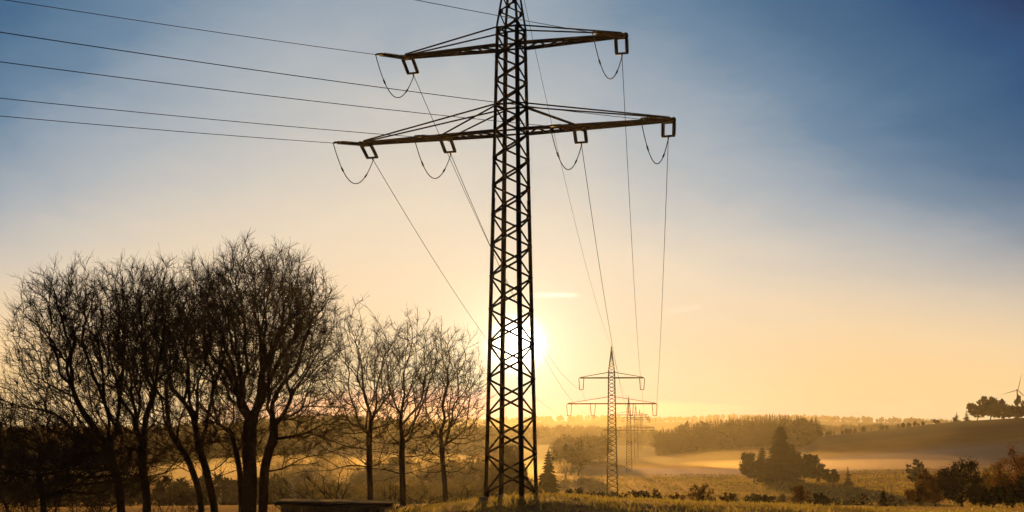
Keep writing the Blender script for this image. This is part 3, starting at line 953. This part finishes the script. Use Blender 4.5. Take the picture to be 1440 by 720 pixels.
dr = MB(); dr.box((0.8, -1.58, ztop / 2 - 0.25), (0.9, 0.05, ztop - 0.5)); dr.build('door', M_PLANK, shed)


# ------------------------------------------------------------------ conifers and leafy trees
def conifer_geo(h, r, rng, tiers=16, per=9, full=0.8):
    """drooping needle sprays round a stem: verts, quads"""
    V = []; Q = []
    for i in range(tiers):
        t = i / tiers
        z = h * (0.06 + 0.93 * t)
        rr = r * (1 - t) ** full * rng.uniform(0.62, 1.18) + 0.02 * h
        a0 = rng.uniform(0, 6.28)
        for k in range(per):
            a = a0 + k * 6.283 / per + rng.normal() * 0.15
            L = rr * rng.uniform(0.65, 1.15); w = L * rng.uniform(0.28, 0.42) + 0.01 * h
            ca, sa = math.cos(a), math.sin(a)
            zt = z + h * 0.03; dz = -L * rng.uniform(0.12, 0.40)
            lift = h * 0.012
            n = len(V)
            for (x, y, zz) in ((0, 0, zt), (L * 0.55, w, z + dz * 0.6 - lift), (L, 0, z + dz + lift), (L * 0.55, -w, z + dz * 0.6 - lift)):
                V.append((ca * x - sa * y, sa * x + ca * y, zz))
            Q.append((n, n + 1, n + 2, n + 3))
    n = len(V)
    V += [(-0.015 * h, 0, h * 0.93), (0.015 * h, 0, h * 0.93), (0, 0.015 * h, h * 0.93), (0, 0, h * 1.03)]
    Q.append((n, n + 1, n + 3, n + 3)); Q.pop()
    T = [(n, n + 1, n + 3), (n + 1, n + 2, n + 3), (n + 2, n, n + 3)]
    return np.array(V), np.array(Q), np.array(T)


def spruce(pos, seed, h, r, label, group=None, tiers=18, per=11, name='spruce_tree', full=0.8):
    rng = np.random.default_rng(seed)
    root = empty(name, pos, 0, label=label, cat='tree', group=group)
    tr = MB(); tr.tube([(0, 0, -0.5), (0, 0, h * 0.5), (0, 0, h * 0.95)], [0.022 * h, 0.014 * h, 0.003 * h], 7); tr.build('trunk', M_BARK, root)
    mb = MB(); mb.add(*conifer_geo(h, r, rng, tiers, per, full)); mb.build('crown', M_NEEDLE, root)
    return root


def leafy(pos, seed, h, rx, mat, n, label, group, size=(0.16, 0.34), name='leafy_tree', lobes=9, open_=0.55, zlow=0.2):
    """limbs carry ragged leaf clumps that leave gaps"""
    rng = np.random.default_rng(seed)
    root = empty(name, pos, 0, label=label, cat='tree', group=group)
    t = Tree(seed, (0, 0, h * (0.5 + zlow * 0.4), rx, rx, h * (0.5 - zlow * 0.4)), gap=(h * 0.06, h * 0.05, h * 0.05, 1), caps=(99, h * 0.3, h * 0.14, 0.5), rmin=0.006 * h ** 0.5, max_level=2, wander=0.14)
    fork = h * max(0.08, zlow * 0.8)
    tp = np.array([(0, 0, -0.4), (rng.normal() * 0.02 * h, 0, fork * 0.6), (0, rng.normal() * 0.02 * h, fork)])
    for k in range(lobes):
        a = k * 2.4 + rng.normal() * 0.3; ang = 1.25 * math.sqrt((k + 0.3) / lobes)
        dd = unit(np.array((math.cos(a) * math.sin(ang), math.sin(a) * math.sin(ang), math.cos(ang))))
        L = max(0.3, t.exit(tp[2], dd)) * rng.uniform(0.75, 1.05)
        t.branch(tp[2], dd, L, 0.012 * h, 0, 0.2)
    a = MB(); a.tube(tp, [0.03 * h, 0.022 * h, 0.018 * h], 7)
    for lv, k in ((0, 5), (1, 4), (2, 3)):
        by = {}
        for P, rr in t.lines[lv]: by.setdefault(len(P), []).append((P, rr))
        for _, L in by.items(): a.tubes(np.stack([x[0] for x in L]), np.stack([x[1] for x in L]), k)
    a.build('trunk', M_BARK, root)
    tips = np.concatenate([P[-4:] for lv in (1, 2) for P, _ in t.lines[lv]] + [P[-5:] for P, _ in t.lines[0]])
    keep = rng.random(len(tips)) < open_
    leaves(root, tips[keep] if keep.sum() > 5 else tips, n, rng, mat, size, 0.035 * h, 'crown')
    return root


# valley group with the tall spruce
GV = 'trees of the dark clump in the valley meadow'
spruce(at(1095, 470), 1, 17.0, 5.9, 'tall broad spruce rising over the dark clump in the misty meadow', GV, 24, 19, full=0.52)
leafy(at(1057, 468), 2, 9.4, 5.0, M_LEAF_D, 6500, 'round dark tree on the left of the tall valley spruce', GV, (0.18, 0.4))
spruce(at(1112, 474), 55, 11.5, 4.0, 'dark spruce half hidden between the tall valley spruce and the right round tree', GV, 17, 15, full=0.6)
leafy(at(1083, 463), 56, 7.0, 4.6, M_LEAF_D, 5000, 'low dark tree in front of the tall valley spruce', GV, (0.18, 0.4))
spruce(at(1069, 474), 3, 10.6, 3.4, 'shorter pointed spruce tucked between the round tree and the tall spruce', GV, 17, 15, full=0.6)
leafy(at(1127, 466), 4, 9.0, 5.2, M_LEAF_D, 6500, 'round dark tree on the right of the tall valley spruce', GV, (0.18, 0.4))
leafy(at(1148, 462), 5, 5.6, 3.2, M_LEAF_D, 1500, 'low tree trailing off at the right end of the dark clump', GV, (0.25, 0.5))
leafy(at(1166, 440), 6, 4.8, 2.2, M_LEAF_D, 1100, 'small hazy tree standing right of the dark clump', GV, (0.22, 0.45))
spruce(at(1188, 430), 7, 5.6, 2.2, 'small hazy pointed tree, second right of the dark clump', GV, 11, 10)
leafy(at(1282, 430), 9, 7.2, 2.4, M_LEAF_D, 1500, 'narrow hazy tree alone at the right end of the bright meadow', 'lone trees in the valley', (0.25, 0.5))
leafy(at(1298, 420), 10, 4.4, 2.4, M_LEAF_D, 1100, 'low rounded bush tree touching the narrow hazy tree', 'lone trees in the valley', (0.25, 0.5))

# trees right behind the near pylon
GP = 'hazy trees behind the near pylon'
spruce(at(771, 300), 12, 10.6, 3.1, 'dark pointed conifer just right of the near pylon feet', GP, 20, 15, full=0.62)
leafy(at(757, 305), 13, 7.0, 2.2, M_LEAF_D, 1800, 'lower tree leaning on the conifer, seen through the right pylon leg', GP, (0.2, 0.42))
leafy(at(722, 310), 14, 11.5, 4.2, M_LEAF_G, 3600, 'broad hazy tree seen through the lattice of the near pylon', GP, (0.24, 0.5))
leafy(at(697, 330), 15, 8.6, 3.4, M_LEAF_G, 2400, 'smaller hazy tree seen between the left pylon legs', GP, (0.24, 0.5))
leafy(at(795, 520), 16, 12.0, 5.0, M_LEAF_D, 2600, 'pale hazy tree right of the dark conifer', GP, (0.35, 0.7))
leafy(at(812, 560), 17, 12.5, 4.6, M_LEAF_D, 2600, 'paler hazy tree left of the second pylon', GP, (0.35, 0.7))

# hedge and bushes along the crest
GB = 'bushes along the far side of the crest'
bs = [(808, 150, 1.5, 1.4, 'dark low bush right behind the near pylon feet'), (838, 152, 1.2, 1.5, 'low bush left of the second pylon mast'),
      (862, 156, 1.3, 1.5, 'low bush at the foot of the second pylon'), (893, 150, 1.4, 1.2, 'low bush right of the second pylon foot'), (918, 148, 1.5, 1.1, 'bush on the crest edge below the faint pylons'),
      (950, 146, 1.1, 1.0, 'small bush left of the round dark bush'), (983, 140, 1.75, 1.25, 'round dark bush standing out on the crest edge'), (1020, 140, 1.15, 0.95, 'small dark bush right of the round dark bush'),
      (1068, 142, 0.95, 1.1, 'flat low bush on the crest edge'), (1118, 146, 1.9, 1.2, 'taller loose bush below the valley clump'), (1150, 150, 1.2, 1.6, 'low bush right of the taller loose bush')]
for i, (px, r, h, rx, lb) in enumerate(bs):
    x, y, z = at(px, r)
    leafy((x, y, z), 60 + i, h, rx, M_LEAF_A if i in (5, 6, 7, 9) else M_LEAF_D, 1900, lb, GB, (0.04, 0.10), 'low_bush', 10, 0.8, 0.05)
spruce(at(1237, 140), 71, 1.75, 0.62, 'tiny dark spruce standing alone on the crest edge', None, 13, 10)

# autumn trees at the lower right
GR = 'autumn trees in the lower right corner'
rt = [(1345, 150, 4.7, 2.6, M_LEAF_D, 5200, 'dark dense round tree in the middle of the autumn trees', 0.85), (1308, 156, 3.9, 2.2, M_LEAF_A, 2200, 'rust brown thin tree left of the dark round tree', 0.5),
      (1288, 152, 2.5, 1.5, M_LEAF_A, 1500, 'low rust shrub tree at the left end of the autumn trees', 0.6), (1390, 165, 5.0, 2.4, M_LEAF_G, 2200, 'yellowish sparse tree right of the dark round tree', 0.45),
      (1418, 158, 5.9, 2.6, M_LEAF_A, 3200, 'tall orange brown tree near the right edge', 0.5), (1446, 150, 6.6, 2.8, M_LEAF_A, 3400, 'tallest autumn tree, cut by the right edge', 0.55),
      (1372, 140, 2.0, 1.6, M_LEAF_D, 1500, 'low dark bush at the foot of the dark round tree', 0.8), (1408, 138, 2.2, 1.8, M_LEAF_D, 1700, 'dark thicket in front of the orange brown tree', 0.8), (1440, 136, 2.9, 1.9, M_LEAF_D, 1900, 'dark thicket in the bottom right corner', 0.8)]
for i, (px, r, h, rx, mt, n, lb, op) in enumerate(rt):
    leafy(at(px, r), 80 + i, h, rx, mt, int(n * 2.0), lb, GR, (0.05, 0.125), 'leafy_tree', 13, op, 0.12)

# trees on the right ridge
GQ = 'trees on the right hand ridge'
rq = [(1342, 880, 6.0, 2.6, 's', 'small pointed tree at the left end of the ridge row'), (1356, 885, 7.0, 3.0, 's', 'second pointed tree from the left end of the ridge row'),
      (1372, 880, 13.0, 6.0, 'l', 'round ridge tree left of the tallest clump'), (1390, 884, 15.5, 6.5, 'l', 'tallest round tree of the ridge, left of the gap below the turbine'),
      (1405, 888, 12.0, 5.0, 'l', 'round ridge tree directly right of the tallest one'), (1424, 886, 9.0, 6.0, 'l', 'low ridge tree under the wind turbine'), (1440, 880, 15.0, 6.5, 'l', 'big ridge tree cut by the right edge')]
for i, (px, r, h, rx, k, lb) in enumerate(rq):
    if k == 's': spruce(at(px, r), 120 + i, h, rx, lb, GQ, 9, 8)
    else: leafy(at(px, r), 120 + i, h, rx, M_LEAF_D, 1500, lb, GQ, (0.5, 1.0))

# ------------------------------------------------------------------ woods on the hills: uncountable masses
def wood(name, seed, r0, w, px0, px1, n, h, label, conif=0.75, shift=0.0, keepf=None, mat=None):
    rng = np.random.default_rng(seed); mb = MB()
    for i in range(n):
        px = rng.uniform(px0, px1); r = r0 + shift + rng.uniform(-1, 0.25) * w
        if keepf and not keepf(px, r, rng): continue
        x, y, z = at(px, r)
        hh = h * (rng.uniform(0.7, 1.12) if r0 > 600 else rng.uniform(0.35, 1.3))
        if rng.random() < conif:
            V, Q, T = conifer_geo(hh, hh * rng.uniform(0.10, 0.15), rng, 9, 6)
            mb.add(V + (x, y, z - 0.5), Q, T)
        else:
            nq = 60 if r0 > 1000 else 230
            c = rng.normal(size=(nq, 3)); c /= np.linalg.norm(c, axis=1, keepdims=True); c *= rng.uniform(0.5, 1, (nq, 1))
            c = c * (hh * 0.30, hh * 0.30, hh * 0.42) + (0, 0, hh * 0.52)
            u = rng.normal(size=(nq, 3)); v = rng.normal(size=(nq, 3)); s = hh * (0.1 if r0 > 1000 else 0.042)
            V = np.stack([c - u * s * 1.7, c + v * s * 0.45, c + u * s * 1.7, c - v * s * 0.45], 1).reshape(-1, 3)
            mb.add(V + (x, y, z - 0.3), np.arange(nq * 4).reshape(-1, 4))
    o = mb.build(name, mat or M_WOOD_MASS)
    return tag(o, label, None, None, 'stuff')


wood('wooded_hill', 1, 1250, 260, -60, 700, 1500, 15, 'hazy woods covering the hill behind the bare trees', 0.6)
wood('wooded_hill', 2, 1050, 120, 922, 1148, 1300, 14, 'dark spruce wood on the hill right of the pylons', 0.97)
wood('wooded_hill', 3, 1900, 130, 1130, 1330, 260, 9, 'thin line of trees on the ridge behind the spruce wood', 0.6, 60)
wood('wooded_hill', 4, 1700, 250, 680, 940, 420, 11, 'very hazy woods on the ridge between the pylons', 0.6)
wood('wooded_hill', 5, 3400, 250, 560, 1420, 900, 12, 'faint woods along the farthest ridge', 0.5)
wood('wooded_hill', 6, 800, 40, 780, 850, 60, 13, 'hazy grove at the hill foot left of the second pylon', 0.5)
wood('wooded_hill', 8, 700, 40, -100, 420, 240, 13, 'dark golden wood edge behind the left trees', 0.6)

wood('wooded_hill', 9, 500, 90, 380, 700, 170, 7.5, 'golden hazy copse behind the three hazy bare trees', 0.1, mat=M_LEAF_G)
wood('wooded_hill', 10, 330, 60, -80, 400, 170, 5.5, 'dark thicket belt low behind the left bare trees', 0.1)
wood('wooded_hill', 11, 330, 40, 430, 690, 110, 4.2, 'low golden scrub between the bare trees and the hill', 0.0, mat=M_LEAF_G)
wood('wooded_hill', 12, 320, 50, 965, 1280, 90, 2.3, 'low hazy scrub on the meadow below the dark valley clump', 0.05)
wood('wooded_hill', 13, 880, 30, 1150, 1345, 80, 3.6, 'row of small trees along the bare right hand ridge', 0.5)

# ------------------------------------------------------------------ wind turbine far away
tx, ty = (1428 - 720) / F_PX * 1500, 1500
tz = gz(tx, ty); hub = (HORIZ - 549) / F_PX * 1500
tb = empty('wind_turbine', (tx, ty, tz), 0, label='distant pale wind turbine behind the trees on the right ridge', cat='wind turbine')
m = MB(); m.tube([(0, 0, -2), (0, 0, (hub - tz) * 0.5), (0, 0, hub - tz - 0.6)], [1.2, 1.0, 0.65], 12); m.build('tower', M_TURB, tb)
m = MB(); m.tube([(0, -1.9, hub - tz), (0, -1.2, hub - tz), (0, 1.8, hub - tz), (0, 3, hub - tz)], [0.5, 0.85, 0.9, 0.65], 10); m.build('nacelle', M_TURB, tb)
for a in (15, 135, 255):
    m = MB(); dx, dz = math.sin(R(a)), math.cos(R(a))
    ts = np.linspace(0, 1, 9)
    m.tube([(dx * 15.6 * t, -2.1, hub - tz + dz * 15.6 * t) for t in ts], np.interp(ts, [0, 0.08, 0.2, 1], [0.3, 0.3, 0.45, 0.10]), 6)
    m.build('blade', M_TURB, tb)

# ------------------------------------------------------------------ grass on the crest
def grass():
    rng = np.random.default_rng(77)
    n = 34000
    X = rng.uniform(-16, 36, n); Y = rng.uniform(80, 116, n)
    dens = 0.5 + 0.5 * np.sin(X * 0.8 + np.sin(Y * 0.5) * 2) * np.sin(Y * 0.7 + X * 0.35)
    keep = rng.random(n) < 0.35 + 0.65 * dens
    X, Y, dens = X[keep], Y[keep], dens[keep]; n = len(X)
    Z = ground(X, Y)
    h = rng.uniform(0.10, 0.26, n) * (0.55 + 0.75 * dens) * np.where(rng.random(n) < 0.03, 1.9, 1.0)
    a = rng.uniform(0, 2 * PI, n); w = rng.uniform(0.014, 0.042, n)
    lx, ly = rng.normal(size=n) * 0.35 * h, rng.normal(size=n) * 0.35 * h
    V = np.zeros((n, 4, 3))
    ca, sa = np.cos(a), np.sin(a)
    V[:, 0] = np.stack([X - ca * w, Y - sa * w, Z - 0.03], 1); V[:, 1] = np.stack([X + ca * w, Y + sa * w, Z - 0.03], 1)
    V[:, 2] = np.stack([X + ca * w * 0.6 + lx * 0.4, Y + sa * w * 0.6 + ly * 0.4, Z + h * 0.65], 1)
    V[:, 3] = np.stack([X + lx, Y + ly, Z + h], 1)
    mb = MB(); i = np.arange(n)[:, None] * 4
    mb.add(V.reshape(-1, 3), None, np.concatenate([i + (0, 1, 2), i + (0, 2, 3)]))
    tag(mb.build('meadow_grass', M_GRASS), 'short dry meadow grass glowing gold on the crest', None, None, 'stuff')


grass()


def pasture():
    rng = np.random.default_rng(91)
    n = 26000
    Y = rng.uniform(250, 560, n); X = (rng.uniform(640, 1470, n) - 720) / F_PX * Y
    patch = 0.5 + 0.5 * np.sin(X * 0.07 + np.sin(Y * 0.03) * 2.5) * np.sin(Y * 0.055 + X * 0.02)
    keep = rng.random(n) < 0.12 + 0.88 * patch ** 1.5
    X, Y = X[keep], Y[keep]; n = len(X); Z = ground(X, Y)
    mb = MB()
    for k in range(5):
        a = rng.uniform(0, 2 * PI, n); h = rng.uniform(0.18, 0.55, n); w = rng.uniform(0.05, 0.14, n)
        dx, dy = rng.normal(size=n) * 0.12, rng.normal(size=n) * 0.12
        ca, sa = np.cos(a), np.sin(a)
        V = np.stack([np.stack([X + dx * 0.3 - ca * w, Y + dy * 0.3 - sa * w, Z - 0.05], 1), np.stack([X + dx * 0.3 + ca * w, Y + dy * 0.3 + sa * w, Z - 0.05], 1),
                      np.stack([X + dx + ca * w * 0.4, Y + dy + sa * w * 0.4, Z + h], 1), np.stack([X + dx * 1.6 - ca * w * 0.3, Y + dy * 1.6 - sa * w * 0.3, Z + h * 0.8], 1)], 1)
        mb.add(V.reshape(-1, 3), np.arange(n * 4).reshape(-1, 4))
    tag(mb.build('pasture_grass', M_GRASS), 'rough tufted pasture grass glowing on the valley floor', None, None, 'stuff')


pasture()
